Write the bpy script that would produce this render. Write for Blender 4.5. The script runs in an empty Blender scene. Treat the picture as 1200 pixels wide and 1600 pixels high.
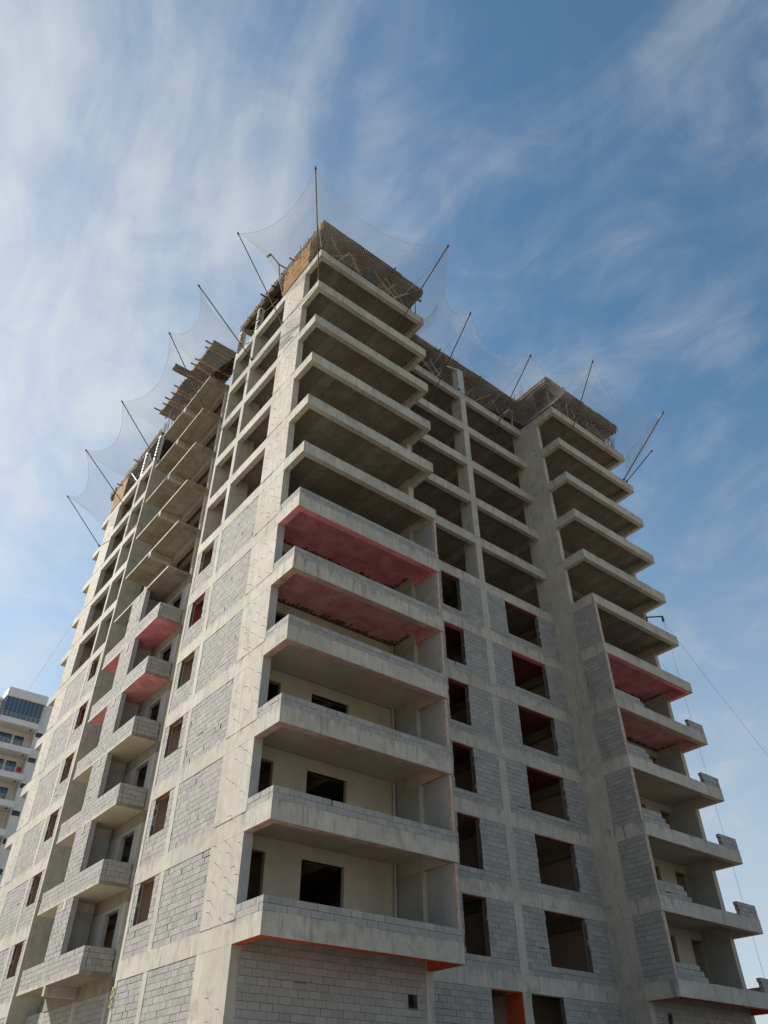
import bpy, math, random
from mathutils import Vector
random.seed(7)
S = bpy.context.scene
COL = S.collection
PI = math.pi

# ------------------------------------------------------------------ camera
CAM = Vector((-11.378, -19.655, -1.228))
YAW, PITCH, ROLL, FPX = 0.673259, 0.697726, -0.006621, 1173.91
cd = bpy.data.cameras.new("camera")
cam = bpy.data.objects.new("camera", cd); COL.objects.link(cam)
fw = Vector((math.cos(PITCH)*math.sin(YAW), math.cos(PITCH)*math.cos(YAW), math.sin(PITCH)))
rt = Vector((math.cos(YAW), -math.sin(YAW), 0)); up = rt.cross(fw)
r2 = rt*math.cos(ROLL)+up*math.sin(ROLL); u2 = -rt*math.sin(ROLL)+up*math.cos(ROLL)
from mathutils import Matrix
cam.matrix_world = Matrix(((r2.x, u2.x, -fw.x, CAM.x), (r2.y, u2.y, -fw.y, CAM.y), (r2.z, u2.z, -fw.z, CAM.z), (0, 0, 0, 1)))
cd.sensor_fit = 'VERTICAL'; cd.sensor_height = 36.0; cd.lens = 36.0*FPX/1600.0
cd.clip_start = 0.1; cd.clip_end = 6000
S.camera = cam

# ------------------------------------------------------------------ light
SUN_AZ, SUN_EL = math.radians(-21), math.radians(36)        # azimuth from +Y towards +X
SUND = Vector((math.sin(SUN_AZ)*math.cos(SUN_EL), math.cos(SUN_AZ)*math.cos(SUN_EL), math.sin(SUN_EL)))
sl = bpy.data.lights.new("sun", 'SUN'); sl.energy = 5.0; sl.angle = math.radians(0.5); sl.color = (1.0, 0.945, 0.84)
so = bpy.data.objects.new("sun", sl); COL.objects.link(so); so.location = (-60, 120, 120)
so.rotation_euler = (-SUND).to_track_quat('-Z', 'Y').to_euler()

S.view_settings.view_transform = 'Standard'; S.view_settings.look = 'None'
S.view_settings.gamma = 1.0; S.view_settings.use_curve_mapping = False
S.view_settings.exposure = 0.90

w = bpy.data.worlds.new("World"); S.world = w; w.use_nodes = True
nt = w.node_tree; nt.nodes.clear()
class NG:
    def __init__(s, t): s.t = t
    def n(s, typ, **kw):
        x = s.t.nodes.new(typ)
        for k, v in kw.items():
            if k.startswith('i_'):
                key = k[2:]
                key = int(key) if key.isdigit() else key.replace('_', ' ')
                x.inputs[key].default_value = v
            else: setattr(x, k, v)
        return x
    def l(s, a, b): s.t.links.new(a, b)
    def math(s, op, a, b=None, c=None, clamp=False):
        m = s.n('ShaderNodeMath', operation=op); m.use_clamp = clamp
        for i, v in enumerate((a, b, c)):
            if v is None: continue
            if isinstance(v, (int, float)): m.inputs[i].default_value = v
            else: s.l(v, m.inputs[i])
        return m.outputs[0]
    def mix(s, f, a, b, blend='MIX'):
        m = s.n('ShaderNodeMix', data_type='RGBA', blend_type=blend)
        for i, v in ((0, f), (6, a), (7, b)):
            if isinstance(v, (int, float)): m.inputs[i].default_value = v
            elif isinstance(v, tuple): m.inputs[i].default_value = (*v, 1)[:4]
            else: s.l(v, m.inputs[i])
        return m.outputs[2]
    def ramp(s, f, a, b):
        m = s.n('ShaderNodeMapRange', interpolation_type='SMOOTHSTEP'); s.l(f, m.inputs[0])
        m.inputs[1].default_value = a; m.inputs[2].default_value = b
        return m.outputs[0]
    def noise(s, vec, scale, detail=4, rough=.55, dist=0, sc=(1, 1, 1), rot=(0, 0, 0)):
        mp = s.n('ShaderNodeMapping'); s.l(vec, mp.inputs[0]); mp.inputs['Scale'].default_value = sc; mp.inputs['Rotation'].default_value = rot
        x = s.n('ShaderNodeTexNoise'); s.l(mp.outputs[0], x.inputs['Vector'])
        x.inputs['Scale'].default_value = scale; x.inputs['Detail'].default_value = detail
        x.inputs['Roughness'].default_value = rough; x.inputs['Distortion'].default_value = dist
        return x.outputs['Fac']

g = NG(nt)
sky = g.n('ShaderNodeTexSky', sky_type='NISHITA', sun_disc=False, sun_elevation=SUN_EL, sun_rotation=SUN_AZ)
sky.air_density = 1.0; sky.dust_density = 0.4; sky.ozone_density = 1.0; sky.altitude = 200
tc = g.n('ShaderNodeTexCoord'); D = tc.outputs['Generated']
sep = g.n('ShaderNodeSeparateXYZ'); g.l(D, sep.inputs[0])
zz = g.math('ADD', g.math('MAXIMUM', sep.outputs[2], 0.0), 0.22)
cmb = g.n('ShaderNodeCombineXYZ')
g.l(g.math('DIVIDE', sep.outputs[0], zz), cmb.inputs[0]); g.l(g.math('DIVIDE', sep.outputs[1], zz), cmb.inputs[1])
P = cmb.outputs[0]
dot = g.n('ShaderNodeVectorMath', operation='DOT_PRODUCT'); g.l(D, dot.inputs[0]); dot.inputs[1].default_value = SUND
near = g.ramp(dot.outputs['Value'], 0.60, 1.05)              # thin high cloud brightens round the sun
OFF = (31.0, 2.0, 0.0)
mpo = g.n('ShaderNodeVectorMath', operation='ADD'); g.l(P, mpo.inputs[0]); mpo.inputs[1].default_value = OFF
P = mpo.outputs[0]
big = g.noise(P, 1.9, 4, .55, .5, rot=(0, 0, .6))
wisp = g.noise(P, 2.6, 9, .53, 1.8, sc=(1.25, 1.0, 1), rot=(0, 0, -0.75))
curl = g.noise(P, 5.2, 10, .60, 2.2, sc=(1.2, 1, 1), rot=(0, 0, -0.6))
cover = g.math('ADD', g.math('MULTIPLY', wisp, .46), g.math('ADD', g.math('MULTIPLY', curl, .30), g.math('MULTIPLY', big, .36)))
cover = g.math('ADD', cover, g.math('MULTIPLY', near, .10))
m = g.ramp(cover, 0.49, 0.86)
veil = g.math('MULTIPLY', near, 0.36)
low = g.math('MULTIPLY', g.ramp(g.math('SUBTRACT', 1.0, sep.outputs[2]), 0.26, 1.0), 0.70)
mask = g.math('ADD', g.math('MULTIPLY', m, .62), g.math('MAXIMUM', veil, low), clamp=True)
ccol = g.mix(near, (3.7, 3.95, 4.2), (5.3, 5.5, 5.5))
hs = g.n('ShaderNodeHueSaturation'); hs.inputs['Hue'].default_value = .487; hs.inputs['Saturation'].default_value = 1.12; hs.inputs['Value'].default_value = .97; g.l(sky.outputs[0], hs.inputs['Color'])
colr = g.mix(mask, hs.outputs[0], ccol)
bg = g.n('ShaderNodeBackground'); g.l(colr, bg.inputs[0]); bg.inputs[1].default_value = 0.083
wo = g.n('ShaderNodeOutputWorld'); g.l(bg.outputs[0], wo.inputs[0])

# ------------------------------------------------------------------ materials
def material(name):
    mt = bpy.data.materials.new(name); mt.use_nodes = True
    q = NG(mt.node_tree); b = mt.node_tree.nodes['Principled BSDF']
    b.inputs['Roughness'].default_value = .9; b.inputs['Specular IOR Level'].default_value = .2
    q.pos = q.n('ShaderNodeNewGeometry').outputs['Position']; q.b = b
    return mt, q
def bump(q, h, strength=.4, dist=.02):
    x = q.n('ShaderNodeBump'); x.inputs['Strength'].default_value = strength; x.inputs['Distance'].default_value = dist
    q.l(h, x.inputs['Height']); q.l(x.outputs[0], q.b.inputs['Normal'])
def simple(name, col, rough=.8, var=.25, scale=3, metal=0, bmp=.2):
    mt, q = material(name)
    n1 = q.noise(q.pos, scale, 6, .6); n2 = q.noise(q.pos, scale*7, 3, .6)
    f = q.math('ADD', q.math('MULTIPLY', n1, .7), q.math('MULTIPLY', n2, .3))
    c = q.mix(q.ramp(f, .3, .7), tuple(v*(1-var) for v in col), tuple(min(1, v*(1+var*.6)) for v in col))
    q.l(c, q.b.inputs['Base Color']); q.b.inputs['Roughness'].default_value = rough; q.b.inputs['Metallic'].default_value = metal
    if bmp: bump(q, f, bmp, .01)
    return mt
def concrete(name, light, dark, streak=.5, planks=False, ties=True):
    mt, q = material(name)
    big = q.noise(q.pos, .45, 5, .6, .4)
    mid = q.noise(q.pos, 2.2, 7, .62, .3)
    fin = q.noise(q.pos, 26, 4, .6)
    stv = q.noise(q.pos, 2.0, 5, .6, .2, sc=(2.6, 2.6, .28))
    f = q.math('ADD', q.math('MULTIPLY', big, .45), q.math('ADD', q.math('MULTIPLY', mid, .35), q.math('MULTIPLY', fin, .2)))
    c = q.mix(q.ramp(f, .34, .64), dark, light)
    s = q.math('MULTIPLY', q.ramp(stv, .52, .74), streak)
    c = q.mix(s, c, tuple(v*.45 for v in dark))
    damp = q.ramp(q.noise(q.pos, .9, 7, .62, .8), .57, .68)
    c = q.mix(q.math('MULTIPLY', damp, .42), c, tuple(v*.52 for v in dark))
    pale = q.ramp(q.noise(q.pos, 1.1, 6, .65, .6), .58, .75)
    c = q.mix(q.math('MULTIPLY', pale, .35), c, tuple(min(.8, v*1.25) for v in light))
    grain = q.noise(q.pos, 3.0, 4, .6, .1, sc=(7, 7, .12))
    if not planks: c = q.mix(q.math('MULTIPLY', q.ramp(grain, .5, .72), .35), c, tuple(v*.62 for v in dark))
    h = q.math('ADD', q.math('MULTIPLY', fin, .5), q.math('ADD', mid, q.math('MULTIPLY', grain, .6)))
    sp = q.n('ShaderNodeSeparateXYZ'); q.l(q.pos, sp.inputs[0])
    if planks:
        fx = q.math('FRACT', q.math('DIVIDE', sp.outputs[0], .61))
        seam = q.math('LESS_THAN', fx, .035)
        wn = q.n('ShaderNodeTexWhiteNoise', noise_dimensions='2D')
        cm = q.n('ShaderNodeCombineXYZ'); q.l(q.math('FLOOR', q.math('DIVIDE', sp.outputs[0], .61)), cm.inputs[0])
        q.l(q.math('FLOOR', q.math('DIVIDE', sp.outputs[1], 2.44)), cm.inputs[1]); q.l(cm.outputs[0], wn.inputs['Vector'])
        c = q.mix(q.math('MULTIPLY', wn.outputs[0], .45), c, tuple(v*.55 for v in dark))
        c = q.mix(q.math('MULTIPLY', seam, .55), c, tuple(v*.35 for v in dark))
    else:
        # formwork panel joints, one every 0.5 m along the wall, with tie holes
        u = q.math('ADD', sp.outputs[0], sp.outputs[1])
        fx = q.math('FRACT', q.math('DIVIDE', u, .52))
        wob = q.math('MULTIPLY', q.noise(q.pos, 3, 2), .03)
        wn = q.n('ShaderNodeTexWhiteNoise', noise_dimensions='2D'); cm = q.n('ShaderNodeCombineXYZ')
        q.l(q.math('FLOOR', q.math('DIVIDE', u, 1.56)), cm.inputs[0]); q.l(q.math('FLOOR', q.math('DIVIDE', sp.outputs[2], 3.0)), cm.inputs[1]); q.l(cm.outputs[0], wn.inputs['Vector'])
        c = q.mix(q.math('MULTIPLY', wn.outputs[0], .38), c, tuple(v*.72 for v in dark))
        seam = q.math('LESS_THAN', q.math('ABSOLUTE', q.math('SUBTRACT', fx, q.math('ADD', .03, wob))), .014)
        c = q.mix(q.math('MULTIPLY', seam, .30), c, tuple(v*.5 for v in dark))
        fz = q.math('FRACT', q.math('DIVIDE', sp.outputs[2], .75))
        a = q.math('POWER', q.math('MULTIPLY', q.math('SUBTRACT', fx, .5), .52), 2); b_ = q.math('POWER', q.math('MULTIPLY', q.math('SUBTRACT', fz, .62), .75), 2)
        if not ties: b_ = 1.0
        hole = q.math('LESS_THAN', q.math('ADD', a, b_), .0005)
        c = q.mix(q.math('MULTIPLY', q.math('MULTIPLY', hole, q.ramp(mid, .45, .6)), .6), c, tuple(v*.3 for v in dark))
        if not ties:                                              # damp runs that start at the top of each band
            t = q.math('DIVIDE', q.math('SUBTRACT', q.math('MODULO', sp.outputs[2], 3.0), .0), .6)
            drip = q.noise(q.pos, 1.6, 6, .65, .3, sc=(1.6, 1.6, .22))
            dm = q.ramp(q.math('ADD', drip, q.math('MULTIPLY', t, .22)), .66, .84)
            c = q.mix(q.math('MULTIPLY', dm, .5), c, tuple(v*.5 for v in dark))
    q.l(c, q.b.inputs['Base Color']); bump(q, h, .35, .02)
    return mt

M = {}
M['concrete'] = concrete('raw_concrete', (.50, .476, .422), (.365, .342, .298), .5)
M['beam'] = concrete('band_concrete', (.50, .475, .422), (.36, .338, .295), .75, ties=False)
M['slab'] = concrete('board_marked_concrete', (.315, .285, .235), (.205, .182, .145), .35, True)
M['plaster'] = simple('grey_plaster', (.33, .335, .33), .95, .18, .8)
M['beige'] = simple('beige_plaster', (.47, .44, .37), .95, .16, .7)
M['cream'] = simple('cream_soffit_plaster', (.48, .43, .36), .95, .14, .8)
M['brown'] = simple('brown_room_plaster', (.45, .345, .30), .95, .15, .7)
M['mortar'] = simple('mortar_joint', (.11, .107, .10), .95, .3, 5)
M['faded'] = simple('faded_pink_paint', (.40, .285, .26), .9, .35, 2)
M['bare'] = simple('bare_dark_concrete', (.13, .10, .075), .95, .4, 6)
M['red'] = simple('red_oxide_paint', (.47, .075, .03), .8, .22, 1.5)
M['steel'] = simple('dark_steel', (.075, .065, .06), .8, .4, 6, .2)
M['rust'] = simple('rusty_steel', (.13, .065, .04), .8, .45, 8, .3)
M['timber'] = simple('orange_form_timber', (.44, .22, .065), .85, .4, 2.5)
M['palepink'] = simple('pale_pink_plaster', (.42, .33, .28), .95, .25, 4)
M['roombrown'] = simple('terracotta_room_plaster', (.66, .50, .42), .95, .10, .8)
M['oxide'] = simple('dull_red_oxide', (.30, .085, .06), .9, .3, 3)
M['maroon'] = simple('maroon_primer', (.24, .07, .08), .9, .3, 1.0)
M['roompink'] = simple('magenta_primer', (.58, .16, .19), .9, .2, 1.2)
M['ply'] = simple('dark_plywood', (.085, .06, .042), .85, .5, 1.6)  # darkened so the deck undersides carry their shade in the colour
M['paleply'] = simple('pale_edge_board', (.27, .235, .19), .85, .25, 2)
M['darkwood'] = simple('dark_timber', (.075, .055, .045), .85, .4, 3)
M['whiteform'] = simple('white_form_panel', (.44, .43, .40), .6, .12, 3)
M['rope'] = simple('net_cord', (.60, .61, .61), .8, .1, 3, 0, 0)
M['pipe'] = simple('grey_pipe', (.42, .42, .41), .5, .1, 3)
M['yellow'] = simple('yellow_cloth', (.48, .42, .09), .8, .2, 6)
M['cable'] = simple('grey_cable', (.30, .31, .33), .6, .1, 3, 0, 0)
M['render'] = simple('white_render', (.66, .655, .64), .9, .06, .4)
M['creamwall'] = simple('cream_render', (.62, .57, .49), .9, .07, .4)
M['darkband'] = simple('dark_recess_band', (.06, .065, .075), .6, .15, 2)
M['rail'] = simple('white_railing', (.6, .61, .62), .5, .06, 3, .2, 0)
M['frame'] = simple('dark_window_frame', (.045, .045, .05), .5, .1, 3, 0, 0)
M['cloth'] = simple('red_cloth', (.45, .03, .04), .9, .2, 5)
M['bird'] = simple('dark_feathers', (.03, .03, .03), .9, .2, 5, 0, 0)

def glass():
    mt, q = material('blue_window_glass')
    n = q.noise(q.pos, .5, 3, .5, .5)
    q.l(q.mix(n, (.015, .035, .07), (.05, .10, .17)), q.b.inputs['Base Color'])
    q.b.inputs['Roughness'].default_value = .06; q.b.inputs['Specular IOR Level'].default_value = .7
    return mt
M['glass'] = glass()

def block_mat():
    mt, q = material('pumice_block')
    at = q.n('ShaderNodeAttribute', attribute_name='tint'); t = at.outputs['Fac']
    n1 = q.noise(q.pos, 30, 5, .7); n2 = q.noise(q.pos, 1.0, 5, .6, .4)
    c = q.mix(t, (.268, .263, .255), (.355, .349, .338))
    c = q.mix(q.math('MULTIPLY', q.ramp(n1, .5, .72), .55), c, (.13, .13, .13))
    c = q.mix(q.math('MULTIPLY', q.ramp(n2, .5, .8), .35), c, (.20, .19, .175))
    q.l(c, q.b.inputs['Base Color']); bump(q, q.math('ADD', n1, q.math('MULTIPLY', q.noise(q.pos, 70, 3, .7), .7)), 0.6, .022)
    return mt
M['block'] = block_mat()

def pink_mat():
    mt, q = material('pink_primer')
    n = q.noise(q.pos, 1.3, 6, .6, .4); n2 = q.noise(q.pos, 7, 6, .7, .8)
    c = q.mix(q.ramp(n, .3, .7), (.52, .16, .20), (.68, .29, .33))
    c = q.mix(q.math('MULTIPLY', q.ramp(n2, .60, .70), .55), c, (.15, .11, .09))
    q.l(c, q.b.inputs['Base Color']); bump(q, n2, .2, .01)
    return mt
M['pink'] = pink_mat()
def patchy_mat():
    mt, q = material('worn_pink_primer')
    n = q.noise(q.pos, 1.3, 6, .6, .4); n2 = q.noise(q.pos, 4, 7, .72, 1.0)
    c = q.mix(q.ramp(n, .3, .7), (.52, .20, .225), (.68, .34, .35))
    c = q.mix(q.math('MULTIPLY', q.ramp(n2, .55, .68), .7), c, (.20, .14, .115))
    q.l(c, q.b.inputs['Base Color']); bump(q, n2, .2, .01)
    return mt
M['patchy'] = patchy_mat()

# ------------------------------------------------------------------ builders
def wloc(o):
    v = Vector((0, 0, 0))
    while o is not None: v += o.location; o = o.parent
    return v
class MB:
    def __init__(s): s.v = []; s.f = []; s.t = []
    def box(s, x0, x1, y0, y1, z0, z1, tint=.5, jit=0):
        b = len(s.v)
        j = (lambda: random.uniform(-jit, jit)) if jit else (lambda: 0)
        for x, y, z in ((x0, y0, z0), (x1, y0, z0), (x1, y1, z0), (x0, y1, z0), (x0, y0, z1), (x1, y0, z1), (x1, y1, z1), (x0, y1, z1)):
            s.v.append((x+j(), y+j(), z+j()))
        for f in ((0, 3, 2, 1), (4, 5, 6, 7), (0, 1, 5, 4), (1, 2, 6, 5), (2, 3, 7, 6), (3, 0, 4, 7)):
            s.f.append(tuple(b+i for i in f)); s.t.append(tint)
        return s
    def tube(s, pts, r, n=6, r1=None):
        pts = [Vector(p) for p in pts]; b0 = len(s.v); L = len(pts)
        for i, p in enumerate(pts):
            d = (pts[min(i+1, L-1)]-pts[max(i-1, 0)]).normalized()
            a = d.cross(Vector((0, 0, 1)) if abs(d.z) < .95 else Vector((1, 0, 0))).normalized(); c = d.cross(a)
            rr = r if r1 is None else r+(r1-r)*i/(L-1)
            for k in range(n):
                q = 2*PI*k/n; s.v.append(tuple(p+a*math.cos(q)*rr+c*math.sin(q)*rr))
        for i in range(L-1):
            for k in range(n):
                k2 = (k+1) % n
                s.f.append((b0+i*n+k, b0+i*n+k2, b0+(i+1)*n+k2, b0+(i+1)*n+k)); s.t.append(.5)
        if n > 3:
            s.f.append(tuple(b0+k for k in range(n))[::-1]); s.t.append(.5)
            s.f.append(tuple(b0+(L-1)*n+k for k in range(n))); s.t.append(.5)
        return s
    def build(s, name, mat, parent=None, kind=None, tint=False):
        off = wloc(parent) if parent else Vector((0, 0, 0))
        me = bpy.data.meshes.new(name)
        me.from_pydata([(a-off.x, b-off.y, c-off.z) for a, b, c in s.v], [], s.f)
        me.materials.append(M[mat])
        if tint:
            at = me.attributes.new('tint', 'FLOAT', 'FACE'); at.data.foreach_set('value', s.t)
        me.update()
        o = bpy.data.objects.new(name, me); COL.objects.link(o)
        if parent: o.parent = parent
        if kind: o['kind'] = kind
        return o
def B(name, mat, parent, *b, **k): return MB().box(*b).build(name, mat, parent, **k)
def thing(name, label, cat, loc, group=None):
    o = bpy.data.objects.new(name, None); COL.objects.link(o); o.location = loc
    o.empty_display_size = .3
    o['label'] = label; o['category'] = cat
    if group: o['group'] = group
    return o
def tag(o, label, cat, group=None):
    o['label'] = label; o['category'] = cat
    if group: o['group'] = group
    return o

# ------------------------------------------------------------------ ground
GZ = -2.8
def ground():
    N = 60; R = 3000; v = []; f = []
    cs = [math.copysign(abs(t)**2.2*R, t) for t in [i/N*2-1 for i in range(N+1)]]
    for y in cs:
        for x in cs:
            d = max(0, math.hypot(x, y)-90)
            v.append((x, y, GZ+min(d*.004, 3)*(math.sin(x*.011)+math.sin(y*.013+1))*.5-(0 if d else 0)))
    for j in range(N):
        for i in range(N):
            a = j*(N+1)+i; f.append((a, a+1, a+N+2, a+N+1))
    me = bpy.data.meshes.new('ground'); me.from_pydata(v, [], f)
    mt, q = material('dry_earth')
    n = q.noise(q.pos, .15, 8, .6); n2 = q.noise(q.pos, 3, 8, .65)
    c = q.mix(n, (.24, .20, .145), (.36, .31, .235)); c = q.mix(q.math('MULTIPLY', n2, .4), c, (.20, .17, .13))
    q.l(c, q.b.inputs['Base Color']); bump(q, n2, .6, .05)
    me.materials.append(mt); o = bpy.data.objects.new('ground', me); COL.objects.link(o); o['kind'] = 'structure'
ground()

# ------------------------------------------------------------------ the tower
W, Dp, Lb, R0 = 26.4, 30.45, 7.42, 18.73
T = thing('apartment_tower', 'tall unfinished concrete apartment tower with bare floors above grey block walls and open balconies', 'building', (13.2, 15.2, GZ))
TOP = 36.6
eps = .006

# floor slabs (thin plates between the bands)
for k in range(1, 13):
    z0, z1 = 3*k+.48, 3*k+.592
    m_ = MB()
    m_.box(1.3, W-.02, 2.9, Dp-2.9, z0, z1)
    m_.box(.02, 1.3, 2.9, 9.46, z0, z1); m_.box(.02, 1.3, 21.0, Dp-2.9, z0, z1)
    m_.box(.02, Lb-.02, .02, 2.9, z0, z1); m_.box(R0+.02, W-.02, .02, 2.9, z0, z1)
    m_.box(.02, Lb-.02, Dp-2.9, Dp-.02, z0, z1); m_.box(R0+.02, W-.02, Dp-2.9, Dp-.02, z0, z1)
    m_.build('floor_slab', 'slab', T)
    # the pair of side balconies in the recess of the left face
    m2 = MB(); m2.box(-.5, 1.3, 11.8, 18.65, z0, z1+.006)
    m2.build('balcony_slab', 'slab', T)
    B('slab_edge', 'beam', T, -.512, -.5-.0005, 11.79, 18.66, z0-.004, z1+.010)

# band beams
def beam(x0, x1, y0, y1, k, mat='beam', top=.6):
    """a cast band: short formwork lengths, each a few millimetres out of true"""
    mb = MB(); lx = x1-x0 > y1-y0; L = max(x1-x0, y1-y0); n = max(2, round(L/.8))
    ring = []
    for i in range(n+1):
        t = i/n; j = lambda a: random.uniform(-a, a)
        if lx: q = [(x0+L*t, y0+abs(j(.005)), 3*k+abs(j(.007))), (x0+L*t, y1, 3*k), (x0+L*t, y1, 3*k+top), (x0+L*t, y0+abs(j(.005)), 3*k+top+j(.009))]
        else: q = [(x0+abs(j(.005)), y0+L*t, 3*k+abs(j(.007))), (x1, y0+L*t, 3*k), (x1, y0+L*t, 3*k+top), (x0+abs(j(.005)), y0+L*t, 3*k+top+j(.009))]
        b = len(mb.v); mb.v += q; ring.append(b)
    for a, b in zip(ring, ring[1:]):
        for m_ in range(4):
            m2 = (m_+1) % 4; f = (a+m_, a+m2, b+m2, b+m_)
            mb.f.append(f if not lx else f[::-1]); mb.t.append(.5)
    e0 = tuple(ring[0]+i for i in range(4)); e1 = tuple(ring[-1]+i for i in range(4))
    mb.f += [e0[::-1] if not lx else e0, e1 if not lx else e1[::-1]]; mb.t += [.5, .5]
    mb.build('edge_beam', mat, T)
for k in range(1, 13):
    e = -eps
    beam(e, .25, e, 9.5, k); beam(e, .25, 20.95, Dp+eps, k)
    beam(.25, Lb, e, .25, k); beam(R0+.25, W, e, .25, k)
    beam(Lb-.25, Lb+eps, .25, 2.87-eps, k); beam(R0-eps, R0+.25, e, 2.87-eps, k)
    beam(Lb-.25, R0+.25, 2.87-eps, 3.12, k)
    beam(W-.25, W+eps, .25, Dp, k)
    beam(.25, W-.25, Dp-.25, Dp, k)
    # inner grid of beams
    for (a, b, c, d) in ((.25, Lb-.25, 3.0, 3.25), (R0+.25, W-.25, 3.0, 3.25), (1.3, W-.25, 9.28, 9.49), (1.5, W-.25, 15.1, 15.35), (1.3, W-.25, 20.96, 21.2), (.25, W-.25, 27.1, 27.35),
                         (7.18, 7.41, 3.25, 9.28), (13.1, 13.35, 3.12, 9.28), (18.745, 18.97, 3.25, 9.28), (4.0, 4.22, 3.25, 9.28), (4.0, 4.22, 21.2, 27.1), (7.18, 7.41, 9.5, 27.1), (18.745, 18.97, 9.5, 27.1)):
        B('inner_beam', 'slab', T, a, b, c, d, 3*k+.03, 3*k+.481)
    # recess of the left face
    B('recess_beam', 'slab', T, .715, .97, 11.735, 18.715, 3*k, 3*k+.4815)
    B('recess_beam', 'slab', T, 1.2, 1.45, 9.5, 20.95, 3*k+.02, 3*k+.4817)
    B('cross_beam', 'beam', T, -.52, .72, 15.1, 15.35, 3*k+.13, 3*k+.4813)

# columns: one full-height shaft each
def column(x0, x1, y0, y1, mat='concrete'): B('column', mat, T, x0, x1, y0, y1, GZ, TOP-.004)
for s in (0, 1):
    my = (lambda a, b: (a, b)) if s == 0 else (lambda a, b: (Dp-b, Dp-a))
    column(0, .32, *my(1.52, 3.58)); column(0, .95, *my(6.9, 7.22)); column(0, 1.28, *my(9.27, 9.49))
    column(7.1, 7.42, *my(1.52, 3.6)); column(R0, R0+.32, *my(1.52, 3.66)); column(W-.32, W, *my(1.52, 3.6))
    column(13.02, 13.46, *my(2.87, 3.75))
    column(W-.3, W, *my(9.2, 10.0))
    column(.735, 1.0, *my(11.75, 12.0))
    for cx in (7.15, 13.0, 18.8): column(cx, cx+.5, *my(8.9, 9.8))
for cx in (.75, 7.15, 18.8): column(cx, cx+.35, 15.0, 15.4)
m_ = MB()                                                        # lift and stair core
m_.box(10, 16.4, 12, 12.25, GZ, TOP-.01); m_.box(10, 16.4, 18.2, 18.45, GZ, TOP-.01); m_.box(10, 10.25, 12.25, 18.2, GZ, TOP-.01); m_.box(16.15, 16.4, 12.25, 18.2, GZ, TOP-.01)
m_.build('core_wall', 'concrete', T)

# block walls -------------------------------------------------------------
ALLB = []           # (score, wall, box) for every block
CH, CL = .195, .40
def project(p):
    d = Vector(p)-CAM; z = d.dot(fw)
    return 600+FPX*d.dot(r2)/z, 800-FPX*d.dot(u2)/z, z
def infill(name, axis, face, sgn, u0, u1, z0, z1, holes=(), th=.2, back=None, chips=.009, label=None, cores=True):
    """axis: the wall runs along 'x' or 'y'; face = coordinate of the outer face; sgn = side the wall lies on"""
    zs = sorted({z0, z1, *[h[2] for h in holes], *[h[3] for h in holes]}); us = sorted({u0, u1, *[h[0] for h in holes], *[h[1] for h in holes]})
    zs = [z for z in zs if z0 <= z <= z1]; us = [u for u in us if u0 <= u <= u1]
    core = MB(); bd = th if th < .2 else .10; f0, f1 = sorted((face+sgn*.013, face+sgn*(th-.014 if th < .2 else th)))
    def put(mb, a, b, c, d, g0, g1, **kw):
        if axis == 'x': mb.box(a, b, g0, g1, c, d, **kw)
        else: mb.box(g0, g1, a, b, c, d, **kw)
    for i in range(len(us)-1):
        for j in range(len(zs)-1):
            um, zm = (us[i]+us[i+1])/2, (zs[j]+zs[j+1])/2
            if any(h[0] < um < h[1] and h[2] < zm < h[3] for h in holes): continue
            ci = .018 if th < .2 else 0
            put(core, us[i]+(ci if i == 0 else 0), us[i+1]-(ci if i == len(us)-2 else 0), zs[j], zs[j+1]-ci, f0, f1)
    wall = core.build(name, 'mortar', T)
    n = max(1, round((z1-z0)/CH)); ch = (z1-z0)/n
    for r in range(n):
        a0 = z0+r*ch; zz0, zz1 = a0+random.uniform(.005, .009), a0+ch-random.uniform(.003, .008)
        spans = [(u0, u1)]
        for h in holes:
            if h[2] < (zz0+zz1)/2 < h[3]:
                ns = []
                for (a, b) in spans:
                    if h[0]-.02 > a: ns.append((a, min(b, h[0]+random.uniform(-.02, .015))))
                    if h[1]+.02 < b: ns.append((max(a, h[1]+random.uniform(-.015, .02)), b))
                spans = [x for x in ns if x[1]-x[0] > .03]
        for (a, b) in spans:
            u = a-(CL/2 if r % 2 else 0)-random.uniform(0, .04)
            while u < b-.02:
                e = u+CL*random.choice((1, 1, 1, 1, 1, .98, 1.03))
                p, q = max(u, a)+random.uniform(.003, .009), min(e, b)-random.uniform(.003, .009)
                if q-p > .03:
                    if random.random() < chips: q -= min(random.uniform(.02, .06), (q-p)*.3)
                    d = random.uniform(-.004, .005)
                    tnt = min(1, max(0, random.gauss(.5, .24)))
                    g0, g1 = sorted((face+sgn*d, face+sgn*(bd-d)))
                    zt = zz1-(random.uniform(.02, .06) if random.random() < chips*.4 else 0)
                    bx = (p, q, g0, g1, zz0, zt) if axis == 'x' else (g0, g1, p, q, zz0, zt)
                    c = Vector(((bx[0]+bx[1])/2, (bx[2]+bx[3])/2, (bx[4]+bx[5])/2))
                    nrm = Vector((0, -sgn, 0)) if axis == 'x' else Vector((-sgn, 0, 0))
                    v = CAM-c; X, Y, Z = project(c)
                    sc = max(0, v.normalized().dot(nrm))/v.length_squared*(q-p) if (-5 < X < 1205 and -5 < Y < 1605) else 0
                    ALLB.append((sc, wall, bx, tnt))
                u = e
    if back:
        bm_ = MB(); g0, g1 = sorted((face+sgn*(th+.001), face+sgn*(th+.02)))
        for i in range(len(us)-1):
            for j in range(len(zs)-1):
                um, zm = (us[i]+us[i+1])/2, (zs[j]+zs[j+1])/2
                if any(h[0] < um < h[1] and h[2] < zm < h[3] for h in holes): continue
                put(bm_, us[i], us[i+1], zs[j], zs[j+1], g0, g1)
        bm_.build('inner_plaster', back, T)
    return wall
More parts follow.
